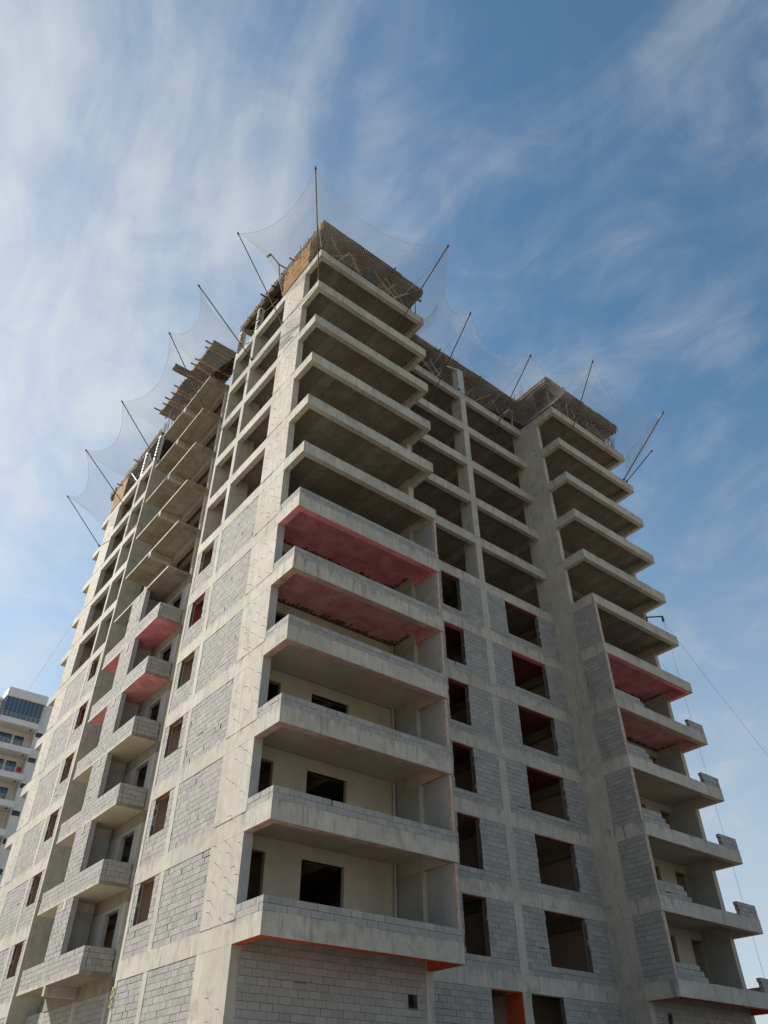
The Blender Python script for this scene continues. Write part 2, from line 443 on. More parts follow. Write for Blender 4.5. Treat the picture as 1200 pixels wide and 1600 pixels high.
def reveal(axis, face, sgn, u0, u1, z0, z1, mat='faded', th=.22, jambs=False):
    """painted concrete lintel strip and jamb linings round a window opening"""
    mb = MB(); g0, g1 = sorted((face+sgn*.02, face+sgn*(th+.03)))
    def put(a, b, c, d):
        if axis == 'x': mb.box(a, b, g0, g1, c, d)
        else: mb.box(g0, g1, a, b, c, d)
    put(u0, u1, z1-.035, z1-.012)
    if jambs: put(u0, u0+.02, z0, z1-.035); put(u1-.02, u1, z0, z1-.035)
    if axis == 'y': put(u0, u0+.02, z0, z1-.035)
    o = mb.build('window_lining', mat, T); return o

F = .010                                                         # blocks sit a touch behind the band face
for k in range(0, 7):
    zb = 3*k+.6 if k else GZ; zt = 3*(k+1)
    # left face: full panels and the window bays
    for s in (0, 1):
        my = (lambda a, b: (a, b)) if s == 0 else (lambda a, b: (Dp-b, Dp-a))
        infill('infill_wall', 'y', F, 1, *my(3.58, 6.9), zb, zt, chips=.03)
        a, b = my(7.22, 9.27)
        wv = my(7.68, 8.9)
        if k == 0: infill('infill_wall', 'y', F, 1, a, b, zb, zt, chips=.04)
        else:
            hole = (wv[0], wv[1], 3*k+1.62, zt)
            infill('infill_wall', 'y', F, 1, a, b, zb, zt, [hole], th=.12, back='roombrown', chips=.03)
            reveal('y', F, 1, *hole, mat='oxide' if k < 6 else 'brown', th=.06)
            pl = 'roompink' if k == 5 else ('brown' if k == 6 else 'roombrown')
            if s == 0: B('inner_plaster', pl, T, .15, 1.27, 9.255, 9.268, zb+.001, zt+.4)
            else: B('inner_plaster', pl, T, .15, .94, 23.215, 23.228, zb+.001, zt+.4)
    # recess in the front
    if k == 0:
        infill('infill_wall', 'x', 2.88, 1, Lb, 11.4, zb, zt); infill('infill_wall', 'x', 2.88, 1, 13.46, R0, zb, zt, [(13.5, 15.28, GZ, zt)])
        reveal('x', 2.88, 1, 11.4, 13.0, GZ+.1, zt, 'red', .2)
    else:
        z2 = 3*k+.96
        infill('infill_wall', 'x', 2.88, 1, Lb, 13.02, zb, zt, [(10.27, 11.52, z2, zt)], back='brown')
        infill('infill_wall', 'x', 2.88, 1, 13.46, R0, zb, zt, [(14.84, 17.38, z2, zt)], back='brown')
        reveal('x', 2.88, 1, 10.27, 11.52, z2, zt, 'roompink' if k == 5 else 'maroon'); reveal('x', 2.88, 1, 14.84, 17.38, z2, zt, 'roompink' if k == 5 else 'maroon')
        # side of the right-hand balconies
        infill('infill_wall', 'y', R0+F, 1, .06, 1.52, zb, zt, back='plaster'); B('wall_edge', 'palepink', T, R0+.012, R0+.222, .03, .059, zb, zt-.012)
    # rooms behind: partitions and ceilings
    if not k:
        B('room_wall', 'brown', T, 7.45, R0, 5.8, 5.95, GZ, 3.4)
        B('column_coat', 'red', T, 13.004, 13.016, 2.9, 3.74, GZ, 2.985)
    if k:
        rm = 'brown' if k < 3 else ('maroon' if k < 6 else 'slab')
        B('rear_wall', 'plaster', T, W-.22, W-.02, 3.6, Dp-3.6, zb, zt); B('rear_wall', 'plaster', T, .3, W-.3, Dp-3.1, Dp-2.9, zb, zt)
        B('room_wall', 'brown', T, 19.1, 19.25, 3.7, 8.9, zb, zt+.4); B('room_wall', 'brown', T, 19.3, W-.3, 6.5, 6.65, zb, zt+.4); B('room_wall', 'brown', T, .98, 7.1, 6.3, 6.45, zb, zt+.4) if False else None
        B('room_wall', 'brown', T, 7.45, R0, 7.6, 7.75, zb, zt+.4); B('room_wall', 'brown', T, 13.15, 13.3, 3.8, 7.6, zb, zt+.4)
        B('room_wall', 'roombrown', T, 2.4, 2.55, 3.3, 9.27, zb, zt+.4); B('room_wall', 'roombrown', T, 2.4, 2.55, 21.2, 27.1, zb, zt+.4)
        B('room_ceiling', rm, T, 7.45, 13.0, 3.13, 7.6, zt+.46, zt+.478); B('room_ceiling', rm, T, 13.4, R0-.02, 3.13, 7.6, zt+.46, zt+.478)
        B('room_ceiling', rm, T, .26, 2.4, 3.7, 9.25, zt+.46, zt+.478); B('room_ceiling', rm, T, .26, 2.4, 21.22, 27.1, zt+.46, zt+.478)
# ground floor under the front balconies, set back to the column line
infill('infill_wall', 'x', 1.53, 1, .32, 7.1, GZ, 3.47, [(6.36, 6.72, 1.95, 2.33)])
infill('infill_wall', 'x', 1.53, 1, R0+.32, W-.32, GZ, 3.47, [(19.9, 20.2, 2.3, 2.62)])
infill('infill_wall', 'y', R0+F, 1, 2.0, 2.86, GZ, GZ+.4)
infill('infill_wall', 'y', .74, 1, 9.5, 11.75, GZ, 3.02); infill('infill_wall', 'y', .74, 1, 12.0, 15.0, GZ, 3.0); infill('infill_wall', 'y', .74, 1, 15.4, 18.45, GZ, 3.0); infill('infill_wall', 'y', .74, 1, 18.7, 20.95, GZ, 3.02)

# front balconies -----------------------------------------------------------
def wall_with_holes(name, mat, y0, y1, x0, x1, z0, z1, holes):
    xs = sorted({x0, x1, *[h[0] for h in holes], *[h[1] for h in holes]}); zs = sorted({z0, z1, *[h[2] for h in holes], *[h[3] for h in holes]})
    mb = MB()
    for i in range(len(xs)-1):
        for j in range(len(zs)-1):
            xm, zm = (xs[i]+xs[i+1])/2, (zs[j]+zs[j+1])/2
            if not any(h[0] < xm < h[1] and h[2] < zm < h[3] for h in holes): mb.box(xs[i], xs[i+1], y0, y1, zs[j], zs[j+1])
    return mb.build(name, mat, T)
for k in range(1, 7):
    z = 3*k; zb = z+.594
    # left-hand balcony: two courses of block on the slab edge
    infill('parapet', 'x', .008, 1, 0, Lb-.004, z+.6, z+.6+2*CH, th=.19, chips=.01)
    infill('parapet', 'y', .004, 1, .21, 1.515, z+.6, z+.6+2*CH, th=.19, chips=.01)
    B('partition_wall', 'plaster', T, Lb-.13, Lb-.004, .2, 1.515, zb, z+3.0-.002)
    B('partition_edge', 'palepink', T, Lb-.125, Lb-.006, .06, .199, z+.6+2*CH, z+3.0-.002)
    if k <= 5:
        wall_with_holes('balcony_wall', 'beige', 2.95, 3.13, .321, 7.099, zb, z+3.478, [(1.1, 1.64, zb+.001, z+3.02), (3.04, 4.80, z+1.45, z+3.03)])
        wall_with_holes('balcony_wall', 'beige', 2.95, 3.13, R0+.321, W-.321, zb, z+3.478, [(23.3, 23.82, zb+.001, z+3.1), (25.1, 26.06, zb+.001, z+3.1)])
        MB().tube([(6.98, 2.86, zb), (6.98, 2.86, z+3.47)], .055, 10).build('drain_pipe', 'pipe', T)
        B('column_coat', 'plaster', T, .005, .328, 1.513, 1.5195, zb+2*CH, z+2.995); B('column_coat', 'plaster', T, 7.092, 7.0995, 1.53, 2.95, zb, z+2.99)
        B('column_coat', 'plaster', T, W-.33, W-.3205, 1.53, 2.95, zb, z+2.99)
    if k <= 5:                                                      # right-hand balcony: unfinished parapet
        x1 = 21.0+random.uniform(-.3, .25)
        infill('parapet', 'x', .008, 1, R0+.21, x1, z+.6, z+.6+CH, th=.19, chips=.01)
        infill('parapet', 'x', .008, 1, R0+.21, x1-.22, z+.6+CH, z+.6+2*CH, th=.19, chips=.01)
        if k < 5: infill('parapet', 'x', .008, 1, R0+.21, x1-.42, z+.6+2*CH, z+.6+3*CH, th=.19, chips=.01)
        xs = 25.0+random.uniform(-.12, .12)
        infill('parapet', 'x', .008, 1, xs, W-.004, z+.6, z+.6+CH, th=.19, chips=0); infill('parapet', 'x', .008, 1, xs-.03, W-.004, z+.6+CH, z+.6+2*CH, th=.19, chips=0); infill('parapet', 'x', .008, 1, xs-.09, W-.004, z+.6+2*CH, z+.6+(2.9 if k < 5 else 2.4)*CH, th=.19, chips=0)
        infill('parapet', 'y', W-.2, 1, .21, 1.5, z+.6, z+.6+2*CH, th=.19, chips=.01)
for k in range(1, 7):                                              # painted undersides
    z = 3*k
    pm = {1: None, 2: 'cream', 3: 'cream', 4: 'cream', 5: 'patchy', 6: 'pink'}[k]
    bmat = 'red' if k == 1 else ('pink' if k == 6 else 'faded')
    for (a, b) in ((0, Lb), (R0, W)):
        mb = MB(); mb.box(a+.004, b-.004, .002, .262, z-.008, z-.0005); mb.box(a+.004, a+.262, .262, 1.515, z-.008, z-.0005); mb.box(b-.262, b-.004, .262, 1.515, z-.008, z-.0005)
        mb.build('painted_beam_underside', bmat, T)
        mb = MB(); mb.box(a+.27, b-.27, .262, .30, z+.002, z+.06); mb.box(a+.262, a+.30, .31, 1.5, z+.002, z+.06)
        mb.build('painted_drip_strip', 'faded' if k > 1 else 'red', T)
        B('painted_beam_side', pm or 'red', T, b-.262, b-.2505, .27, (2.85 if b == Lb else 1.5), z+.001, z+.467)
        if pm: B('painted_soffit', pm, T, a+.26, b-.265, .26, 2.9, z+.468, z+.4795)
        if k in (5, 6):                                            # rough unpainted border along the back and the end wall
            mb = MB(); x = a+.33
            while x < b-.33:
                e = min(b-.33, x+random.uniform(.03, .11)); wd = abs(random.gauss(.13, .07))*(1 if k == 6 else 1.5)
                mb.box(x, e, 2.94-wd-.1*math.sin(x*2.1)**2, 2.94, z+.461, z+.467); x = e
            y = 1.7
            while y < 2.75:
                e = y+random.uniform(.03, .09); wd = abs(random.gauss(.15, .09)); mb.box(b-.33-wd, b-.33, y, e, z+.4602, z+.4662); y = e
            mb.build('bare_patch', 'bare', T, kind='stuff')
        elif k == 1: B('painted_soffit', 'red', T, a+.26, b-.26, .26, 1.5, z+.468, z+.4795)
    mb = MB()
    if k > 1: MB().box(Lb+.01, R0-.01, 2.87, 3.13, z-.006, z-.0005).build('painted_beam_underside', 'red' if k in (5, 6) else 'faded', T)

# recess balconies on the left face -----------------------------------------
for k in range(1, 7):
    z = 3*k; zb = z+.6
    X0 = -.505
    infill('parapet', 'y', X0, 1, 11.8, 18.65, zb, zb+4*CH, th=.19, chips=.02)
    infill('parapet', 'x', 11.802, 1, X0+.2, .70, zb, zb+4*CH, th=.19, chips=.01)
    infill('parapet', 'x', 18.648, -1, X0+.2, .70, zb, zb+4*CH, th=.19, chips=.01)
    infill('balcony_pier', 'y', X0, 1, 14.35, 16.12, zb+4*CH, z+3.478, th=.19, chips=.05)
    B('pier_edge', 'plaster', T, X0+.06, X0+.22, 14.33, 14.3495, zb+4*CH, z+3.47)
    B('partition_wall', 'plaster', T, X0+.2, .72, 15.12, 15.33, zb, z+3.13)
    # back wall with a door on either side of the partition
    for a, b in ((12.0, 12.42), (13.8, 15.1), (15.35, 16.65), (18.03, 18.45)): B('balcony_wall', 'plaster', T, .74, .93, a, b, zb-.005, z+3.0)
    B('door_lintel', 'plaster', T, .742, .928, 12.42, 13.8, z+2.85, z+3.0); B('door_lintel', 'plaster', T, .742, .928, 16.65, 18.03, z+2.85, z+3.0)
    B('room_wall', 'brown', T, 3.0, 3.15, 9.5, 20.95, zb, z+3.4)
    B('recess_wall', 'plaster', T, 1.3, 1.45, 9.5, 11.74, zb, z+3.0); B('recess_wall', 'plaster', T, 1.3, 1.45, 18.71, 20.95, zb, z+3.0)
    pm = {1: None, 2: 'cream', 3: 'cream', 4: 'cream', 5: 'patchy', 6: 'pink'}[k]
    if pm:
        for a, b in ((11.84, 15.09), (15.36, 18.6)): B('painted_soffit', pm, T, -.48, .71, a, b, z+.470, z+.4795)

# the nearest 300 blocks are single parts of their wall, the others one mass
ALLB.sort(key=lambda t: -t[0])
for sc, wall, bx, tnt in ALLB[:300]:
    MB().box(*bx, tint=tnt, jit=.003).build('concrete_block', 'block', wall, tint=True)
rest = MB()
for sc, wall, bx, tnt in ALLB[300:]: rest.box(*bx, tint=tnt, jit=.0025)
rest.build('concrete_block', 'block', T, kind='stuff', tint=True)

# tie-wire and rebar stubs left sticking out of the end columns
st = MB()
for s in (0, 1):
    for k in range(0, 12):
        z0 = (3*k+.75) if k else -.3
        for r in range(5):
            for c in range(3):
                y = 1.75+c*.68+random.uniform(-.16, .16); z = z0+r*.5+random.uniform(-.2, .2)+.12*c
                if s: y = Dp-y
                if z > 3*k+2.95 or random.random() < .25: continue
                L = random.uniform(.07, .13); dy = random.uniform(-.05, .05)
                a = random.uniform(-.06, .03); st.tube([(.02, y, z), (-L*.5, y+dy*.5, z+a*.3), (-L, y+dy*1.6, z+a)], .008, 4)
st.build('rebar_stub', 'rust', T, kind='stuff')
# cold-joint ledges of mortar squeezed out along the tops of the bands
lg = MB()
for k in range(1, 12):
    for (a, b) in ((1.52, 3.58), (Dp-3.58, Dp-1.52)):
        y = a
        while y < b:
            e = min(b, y+random.uniform(.15, .5)); lg.box(-random.uniform(.010, .022), .01, y, e-.02, 3*k+.6, 3*k+.6+random.uniform(.012, .03)); y = e
lg.build('mortar_ledge', 'beam', T, kind='stuff')

# ------------------------------------------------------------------ formwork of the next floor
FG = 'shuttering for the next floor'
def prop_rows(root, pts, z0=36.6, z1=38.98):
    for (x, y) in pts:
        mb = MB(); lx, ly = random.uniform(-.06, .06), random.uniform(-.06, .06)
        mb.tube([(x, y, z0), (x+lx*.5, y+ly*.5, (z0+z1)/2)], .034, 6); mb.tube([(x+lx*.5, y+ly*.5, (z0+z1)/2), (x+lx, y+ly, z1)], .025, 6)
        mb.box(x-.07, x+.07, y-.07, y+.07, z0, z0+.012)
        mb.build('steel_prop', random.choice(('steel', 'rust', 'steel')), root)
def deck(root, x0, x1, y0, y1, along='y', pitch=.45, soff=39.14):
    """plywood sheets on timber joists"""
    u = x0
    while u < x1-.01:
        e = min(x1, u+1.25); v = y0
        while v < y1-.01:
            f = min(y1, v+2.5)
            B('plywood_sheet', random.choice(('ply', 'darkwood', 'darkwood')), root, u+.004, e-.004, v+.004, f-.004, soff+random.uniform(.155, .16), soff+.18)  # mostly dark sheets: shade under the deck is put into their colour
            v = f
        u = e
    if along == 'y':
        u = x0+.1
        while u < x1:
            j = random.uniform(-.25, .12); B('joist', random.choice(('timber', 'ply', 'darkwood', 'darkwood')), root, u-.04, u+.04, y0+.06+j*.3, y1-.04, soff, soff+.154); u += pitch  # dark picks stand in for the light falling off under the deck
        v = y0+.4
        while v < y1: B('bearer', 'darkwood', root, x0+.02, x1+random.uniform(.0, .25), v-.05, v+.05, soff-.16, soff-.002); v += 1.1
    else:
        v = y0+.1
        while v < y1:
            B('joist', random.choice(('timber', 'ply', 'darkwood')), root, x0-random.uniform(-.03, .22), x1, v-.04, v+.04, soff, soff+.154); v += pitch
        u = x0+.4
        while u < x1: B('bearer', 'darkwood', root, u-.05, u+.05, y0, y1, soff-.16, soff-.002); u += 1.1
def edge(root, x0, x1, y0, y1, n=(0, -1)):
    """side form: plank wall 39.0-39.6 with a pale top board and short struts"""
    dx, dy = n; lx = x1-x0 > y1-y0; a, b = (x0, x1) if lx else (y0, y1)
    while a < b-.02:
        e = min(b, a+random.uniform(1.2, 2.8)); o = random.uniform(-.03, .04); zz = random.uniform(-.05, .03); zb_ = 39.24+random.uniform(-.12, .06)
        P4 = (a+.01, e-.01, y0+dy*o, y1+dy*o) if lx else (x0+dx*o, x1+dx*o, a+.01, e-.01)
        B('side_form', random.choice(('darkwood', 'ply', 'darkwood')), root, *P4, zb_, 39.48)
        B('edge_board', random.choice(('paleply', 'paleply', 'ply', 'darkwood')), root, P4[0]+min(0, dx)*.03, P4[1]+max(0, dx)*.03, P4[2]+min(0, dy)*.03, P4[3]+max(0, dy)*.03, 39.485, 39.60+zz)
        a = e
    a, b = (x0, x1) if lx else (y0, y1); a += .15
    while a < b-.1:
        L = random.uniform(.25, .75); w_ = random.uniform(.02, .035); o = random.uniform(.055, .09)
        if lx: B('strut', random.choice(('timber', 'ply', 'darkwood', 'rust')), root, a-w_, a+w_, y0+dy*o-.03, y0+dy*o, 39.45-L, 39.44)
        else: B('strut', random.choice(('timber', 'ply', 'rust')), root, x0+dx*o-.03, x0+dx*o, a-w_, a+w_, 39.45-L, 39.44)
        if random.random() < .3:
            q = random.uniform(.15, .45); z = random.uniform(38.95, 39.2)
            if lx: B('joist_end', 'darkwood', root, a+.06, a+.13, y0+dy*q, y0+.3, z, z+.09)
            else: B('joist_end', 'darkwood', root, *sorted((x0+dx*q, x0-dx*.3)), a+.06, a+.13, z, z+.09)
        a += random.uniform(.5, 1.2)
def slats(root, axis, face, u0, u1, z0, z1, n, mat, th=.05, jut=0):
    h = (z1-z0)/n
    for i in range(n):
        a, b = u0+random.uniform(-.06, .03)-jut*random.random(), u1+random.uniform(-.03, .08)
        z = z0+i*h
        g0, g1 = face-th*.6-random.uniform(0, .012), face-.002
        mm = mat if random.random() < .85 else 'ply'
        if axis == 'y': B('form_board', mm, root, g0, g1, a, b, z+.012, z+h*.52)
        else: B('form_board', mm, root, a, b, g0, g1, z+.012, z+h*.52)
def starter(root, spots):
    mb = MB()
    for (x, y, n) in spots:
        for i in range(n):
            a, b = x+random.uniform(-.25, .25), y+random.uniform(-.25, .25)
            mb.tube([(a, b, 39.3), (a+random.uniform(-.04, .04), b+random.uniform(-.04, .04), 40.2+random.uniform(0, .6))], .012, 4)
    mb.build('starter_bars', 'rust', root, kind='stuff')
def beam_form(root, x0, x1, y0, y1, z0=38.86):
    B('beam_form', 'ply', root, x0, x1, y0, y1, z0+.14, 39.2)
def col_form(root, x0, x1, y0, y1, mat='whiteform', bands=7):
    B('column_form', mat, root, x0, x1, y0, y1, 36.604, 38.95)
    for i in range(bands):
        z = 36.75+i*2.1/bands; dd = random.uniform(-.03, .03); B('form_clamp', 'darkwood', root, x0-.03, x0+.1, y0-.05, y0+(y1-y0)*.55+dd, z+dd, z+.10+dd)
def tangle(root, x0, x1, y, n):
    for i in range(n):
        a = random.uniform(x0, x1); e = a+random.uniform(-1.6, 1.6); e = min(max(e, x0), x1)
        brace(root, ((a, y+random.uniform(0, .5), 36.65+random.uniform(0, .5)), (e, y+random.uniform(0, .6), 38.2+random.uniform(0, .8))))
def brace(root, *segs):
    for a, b in segs: MB().tube([a, b], .024, 5).build('brace', random.choice(('steel', 'rust', 'timber', 'pipe')), root)

t1 = thing('slab_formwork', 'orange timber and plywood shuttering at the near top corner with horizontal orange boards', 'formwork', (3.6, 3, 36.6), FG)
deck(t1, 0, 7.45, 0, 9.3); edge(t1, -.05, 7.5, -.05, 0, (0, -1)); edge(t1, -.05, 0, 0, 9.4, (-1, 0)); edge(t1, 7.45, 7.5, 0, 2.8, (1, 0))
beam_form(t1, 0, 7.45, 0, .3); beam_form(t1, 0, .3, .3, 9.4); beam_form(t1, 7.15, 7.45, .3, 2.8)
slats(t1, 'y', -.01, 1.25, 3.95, 36.66, 39.1, 9, 'timber')
B('column_form', 'darkwood', t1, .0, .36, 1.45, 3.7, 36.604, 38.85)
col_form(t1, .0, .3, 6.85, 7.2); col_form(t1, .0, .32, 9.15, 9.45)
prop_rows(t1, [(x, y) for x in (.5, 1.5, 2.5, 3.5, 4.5, 5.5, 6.5, 7.1) for y in (.35, 1.5, 2.8, 5.2)] + [(.5, y) for y in (4.3, 5.8, 8.2)] + [(1.6, y) for y in (7.5, 8.6)])
brace(t1, ((.6, .2, 36.7), (2.4, .25, 38.8)), ((5.0, .2, 36.7), (6.6, .3, 38.8)), ((6.2, .2, 36.9), (4.6, .2, 38.6)), ((-.1, 4.3, 36.75), (-.12, 7.4, 37.6)), ((2.2, .3, 36.7), (3.6, .3, 38.7)))
tangle(t1, .3, 7.2, .1, 16); starter(t1, [(.3, 2.5, 14), (.3, 6.9, 7), (7.2, 2.8, 8), (.3, 4.9, 6), (.3, .6, 4)])

t2 = thing('slab_formwork', 'dark shuttering deck on steel props above the set-back middle of the front', 'formwork', (13, 5, 36.6), FG)
deck(t2, 7.5, R0-.05, 2.87, 9.3); edge(t2, 7.5, R0-.05, 2.82, 2.87, (0, -1)); beam_form(t2, 7.5, R0-.05, 2.87, 3.15)
prop_rows(t2, [(7.9+i*.95, y) for i in range(12) for y in (3.1, 4.6, 6.4)])
col_form(t2, 12.98, 13.5, 2.86, 3.4, 'pipe', 1)
B('bundled_board', 'paleply', t2, 12.2, 13.3, 2.9, 3.3, 36.62, 36.66); MB().tube([(12.1, 2.95, 38.6), (13.0, 2.85, 38.75)], .06, 6).build('rolled_sheet', 'whiteform', t2)
brace(t2, ((8.4, 2.95, 36.7), (10.2, 2.95, 38.7)), ((14.4, 2.95, 36.7), (16.3, 2.95, 38.7)), ((17.2, 3, 38.7), (15.6, 3, 36.7)))
tangle(t2, 7.8, 18.4, 2.95, 18); starter(t2, [(13.2, 3.2, 14), (9.5, 3.2, 6), (11.3, 3.2, 5), (16, 3.3, 6), (17.8, 3.4, 8)])

t3 = thing('slab_formwork', 'brown plywood shuttering over the far right balconies with dark stacked boards on its side', 'formwork', (22.5, 3, 36.6), FG)
deck(t3, R0, W, 0, 9.3); edge(t3, R0-.05, W+.05, -.05, 0, (0, -1)); edge(t3, R0-.05, R0, 0, 2.87, (-1, 0)); edge(t3, W, W+.05, 0, 9.3, (1, 0))
beam_form(t3, R0, W, 0, .3); beam_form(t3, R0, R0+.3, .3, 3); beam_form(t3, W-.3, W, .3, 3)
slats(t3, 'y', R0-.01, 1.25, 3.0, 36.66, 39.0, 8, 'darkwood', .07); B('column_form', 'ply', t3, R0, R0+.36, 1.45, 3.7, 36.604, 38.85)
prop_rows(t3, [(19.2+i*.95, y) for i in range(8) for y in (.35, 1.5, 2.8, 5)])
brace(t3, ((19.2, .1, 36.7), (19.9, .2, 38.8)), ((20.9, .1, 38.8), (19.1, .0, 36.75)), ((22, .15, 37), (23.6, .2, 38.8)), ((24, .1, 36.8), (22.6, .2, 38.7)), ((20.3, .1, 36.7), (19.4, .2, 38.7)))
tangle(t3, R0+.2, W-.2, .1, 18); starter(t3, [(19, 3.2, 8), (18.9, 2.2, 6), (26.2, 2.5, 6)])

t4 = thing('slab_formwork', 'rusty brown shuttering jutting over the side balconies in the recess of the left face', 'formwork', (.3, 15.2, 36.6), FG)
deck(t4, -.95, 1.3, 11.3, 15.0, 'x', .32, 38.9); deck(t4, -.95, 1.3, 15.1, 19.1, 'x', .32, 38.9)
B('side_form', 'ply', t4, -1.0, -.95, 11.25, 14.6, 38.95, 39.35); B('side_form', 'ply', t4, -1.0, -.95, 15.4, 19.15, 38.95, 39.35); B('side_form', 'ply', t4, -.95, 1.2, 11.25, 11.3, 38.75, 39.4)
for y, L in ((11.45, .5), (11.9, .3), (13.2, .35), (13.7, .42), (16.2, .42), (16.9, .3), (17.6, .42), (18.2, .3), (19.0, .6)):
    B('joist_end', 'darkwood', t4, -.95-L, -.3, y-.04, y+.04, 39.09, 39.17)
B('outrigger_plank', 'darkwood', t4, -2.1, -.6, 14.55, 15.05, 39.12, 39.2); B('outrigger_plank', 'darkwood', t4, -2.1, -.6, 14.55, 14.62, 39.2, 39.36); B('outrigger_plank', 'darkwood', t4, -2.1, -.6, 14.98, 15.05, 39.2, 39.36)
prop_rows(t4, [(x, y) for x in (-.35, .5) for y in (11.9, 12.9, 13.9, 14.9, 15.9, 16.9, 17.9, 18.5)], 36.6, 38.74)
brace(t4, ((-.4, 11.9, 36.7), (-.5, 13.6, 38.6)), ((-.4, 17.2, 36.7), (-.4, 18.6, 38.5)), ((-.3, 18.9, 36.6), (-.6, 18.2, 38.9)), ((.9, 10.9, 39.3), (-.1, 9.3, 39.1)))
starter(t4, [(.6, 18.9, 9), (.4, 19.6, 6)])

t5 = thing('slab_formwork', 'shuttering at the far end of the left face with white column forms and orange slats', 'formwork', (2, 26, 36.6), FG)
deck(t5, 0, 4.2, 21.0, Dp); edge(t5, -.05, 0, 21.0, Dp, (-1, 0)); beam_form(t5, 0, .3, 21, Dp)
slats(t5, 'y', -.01, 26.6, 29.1, 36.66, 39.1, 8, 'timber'); B('column_form', 'darkwood', t5, 0, .36, 26.8, 29, 36.604, 38.85)
col_form(t5, 0, .3, 21.0, 21.3); col_form(t5, 0, .3, 23.25, 23.6)
prop_rows(t5, [(.5, 21.8+i*.95) for i in range(10)]+[(1.6, 21.8+i*1.3) for i in range(7)])
brace(t5, ((0, 21.6, 36.7), (0, 23, 38.7)), ((0, 24.2, 36.7), (0, 26, 38.7)))
starter(t5, [(.3, 21.2, 8), (.3, 23.4, 6), (.3, 27.8, 10), (.3, 25, 5)])

# ------------------------------------------------------------------ safety nets on outriggers
PG, NGp = 'steel poles carrying the safety nets', 'safety nets round the top floors'
tips = {}
def pole(key, base, tip, label):
    b, t = Vector(base), Vector(tip); d = (t-b).normalized()
    root = thing('net_pole', label, 'pole', base, PG)
    MB().tube([b-d*.25, t+d*.12], .031, 8).build('shaft', 'steel', root)
    MB().tube([b-d*.02, b+d*.16], .075, 8).build('base_clamp', 'rust', root)
    MB().tube([t-d*.05, t+d*.03], .062, 8).build('rope_collar', 'darkwood', root)
    tips[key] = t
pole('P1', (.06, .06, 33.62), (-2.32, -2.62, 38.68), 'long net pole leaning out from the nearest top corner, tallest against the sky')
pole('P2', (.05, 3.58, 33.62), (-3.56, 3.58, 39.29), 'net pole beside the orange boards, second from the near corner on the left face')
pole('P3', (.05, 6.81, 33.62), (-4.06, 6.81, 37.37), 'net pole between the orange boards and the rusty recess shuttering')
pole('P4', (-.45, 11.86, 33.62), (-3.69, 11.86, 38.47), 'net pole crossing the rusty shuttering above the recess balconies')
pole('P5', (-.45, 18.2, 33.62), (-3.89, 18.2, 37.42), 'net pole at the far end of the recess balconies')
pole('P6', (.05, 24.16, 33.62), (-4.03, 24.16, 37.34), 'net pole by the white column forms at the far left')
pole('P7', (.05, 29.42, 33.62), (-3.31, 29.42, 36.91), 'leftmost net pole, at the far end of the left face')
pole('F1', (5.21, .05, 33.62), (5.21, -4.6, 36.19), 'net pole leaning out over the right end of the near corner balconies')
pole('F2', (10.26, 2.92, 33.62), (10.26, -1.26, 38.18), 'net pole over the set-back front, left of its middle column')
pole('F3', (15.46, 2.92, 33.62), (15.46, -1.42, 37.94), 'net pole over the set-back front, close to the right wing')
pole('F4', (19.76, .05, 33.62), (19.76, -3.22, 38.9), 'rusty net pole above the left end of the right wing balconies')
pole('F5', (25.45, .05, 33.62), (25.45, -4.15, 36.88), 'rightmost long net pole at the end of the right wing')
pole('F6', (25.75, .05, 33.62), (25.75, -2.39, 34.75), 'short net pole beside the rightmost long one')

def polyline(pts, t):
    pts = [Vector(p) for p in pts]; ls = [(pts[i+1]-pts[i]).length for i in range(len(pts)-1)]; s = t*sum(ls)
    for i, L in enumerate(ls):
        if s <= L or i == len(ls)-1: return pts[i].lerp(pts[i+1], min(1, s/max(L, 1e-6)))
        s -= L
def net(a, b, inner, label, sag=1.2, cell=.125, inward=None, belly=.55, endslack=(0, 0), r=.0046):
    """knotted mesh between two pole tips and the slab edge, hanging slack"""
    A, Bt = tips[a] if isinstance(a, str) else Vector(a), tips[b] if isinstance(b, str) else Vector(b)
    midi = polyline(inner, .5); mid = (A+Bt)/2
    inn = (midi-mid); inn.z = 0; inn.normalize()
    width = (Bt-A).length; nu = max(6, int(width/cell)); nv = max(6, int((midi-mid).length/cell))
    SU, SV = 2, 2
    ph = random.uniform(0, 6)
    def pt(u, v):
        s = 4*u*(1-u)
        topp = A.lerp(Bt, u)+inn*(sag*.75*s)+Vector((0, 0, -sag*.55*s))
        bot = polyline(inner, u)
        p = topp.lerp(bot, v); q = 4*v*(1-v)
        # side edges pull in between the tip and the slab
        pull = (u-.5)*2; es = endslack[0] if u < .5 else endslack[1]
        p += (Bt-A).normalized()*(-pull*abs(pull)**2*q*es)
        p.z -= belly*q*(.45+.55*s)+.05*math.sin(u*9+ph)*q
        p += inn*(.12*math.sin(u*13+v*5+ph)*q)
        return p
    mb = MB()
    for i in range(nu+1):
        mb.tube([pt(i/nu, j/nv) for j in range(0, nv+1, 1)], r, 3)
    for j in range(nv+1):
        mb.tube([pt(i/nu, j/nv) for i in range(0, nu+1, 1)], r, 3)
    root = thing('safety_net', label, 'net', tuple(mid), NGp)
    mb.build('mesh', 'rope', root, kind='stuff')
    MB().tube([pt(i/24, 0) for i in range(25)], .013, 5).build('edge_rope', 'rope', root)
    for u in (0, 1): MB().tube([pt(u, j/16) for j in range(17)], .009, 4).build('side_rope', 'rope', root)
    return root
zi = 36.62
net('P2', 'P1', [(-.07, 3.9, zi), (-.07, .0, zi), (-.07, -.07, zi)], 'net hung between the tall corner pole and the pole beside the orange boards', 1.0, endslack=(.8, 0))
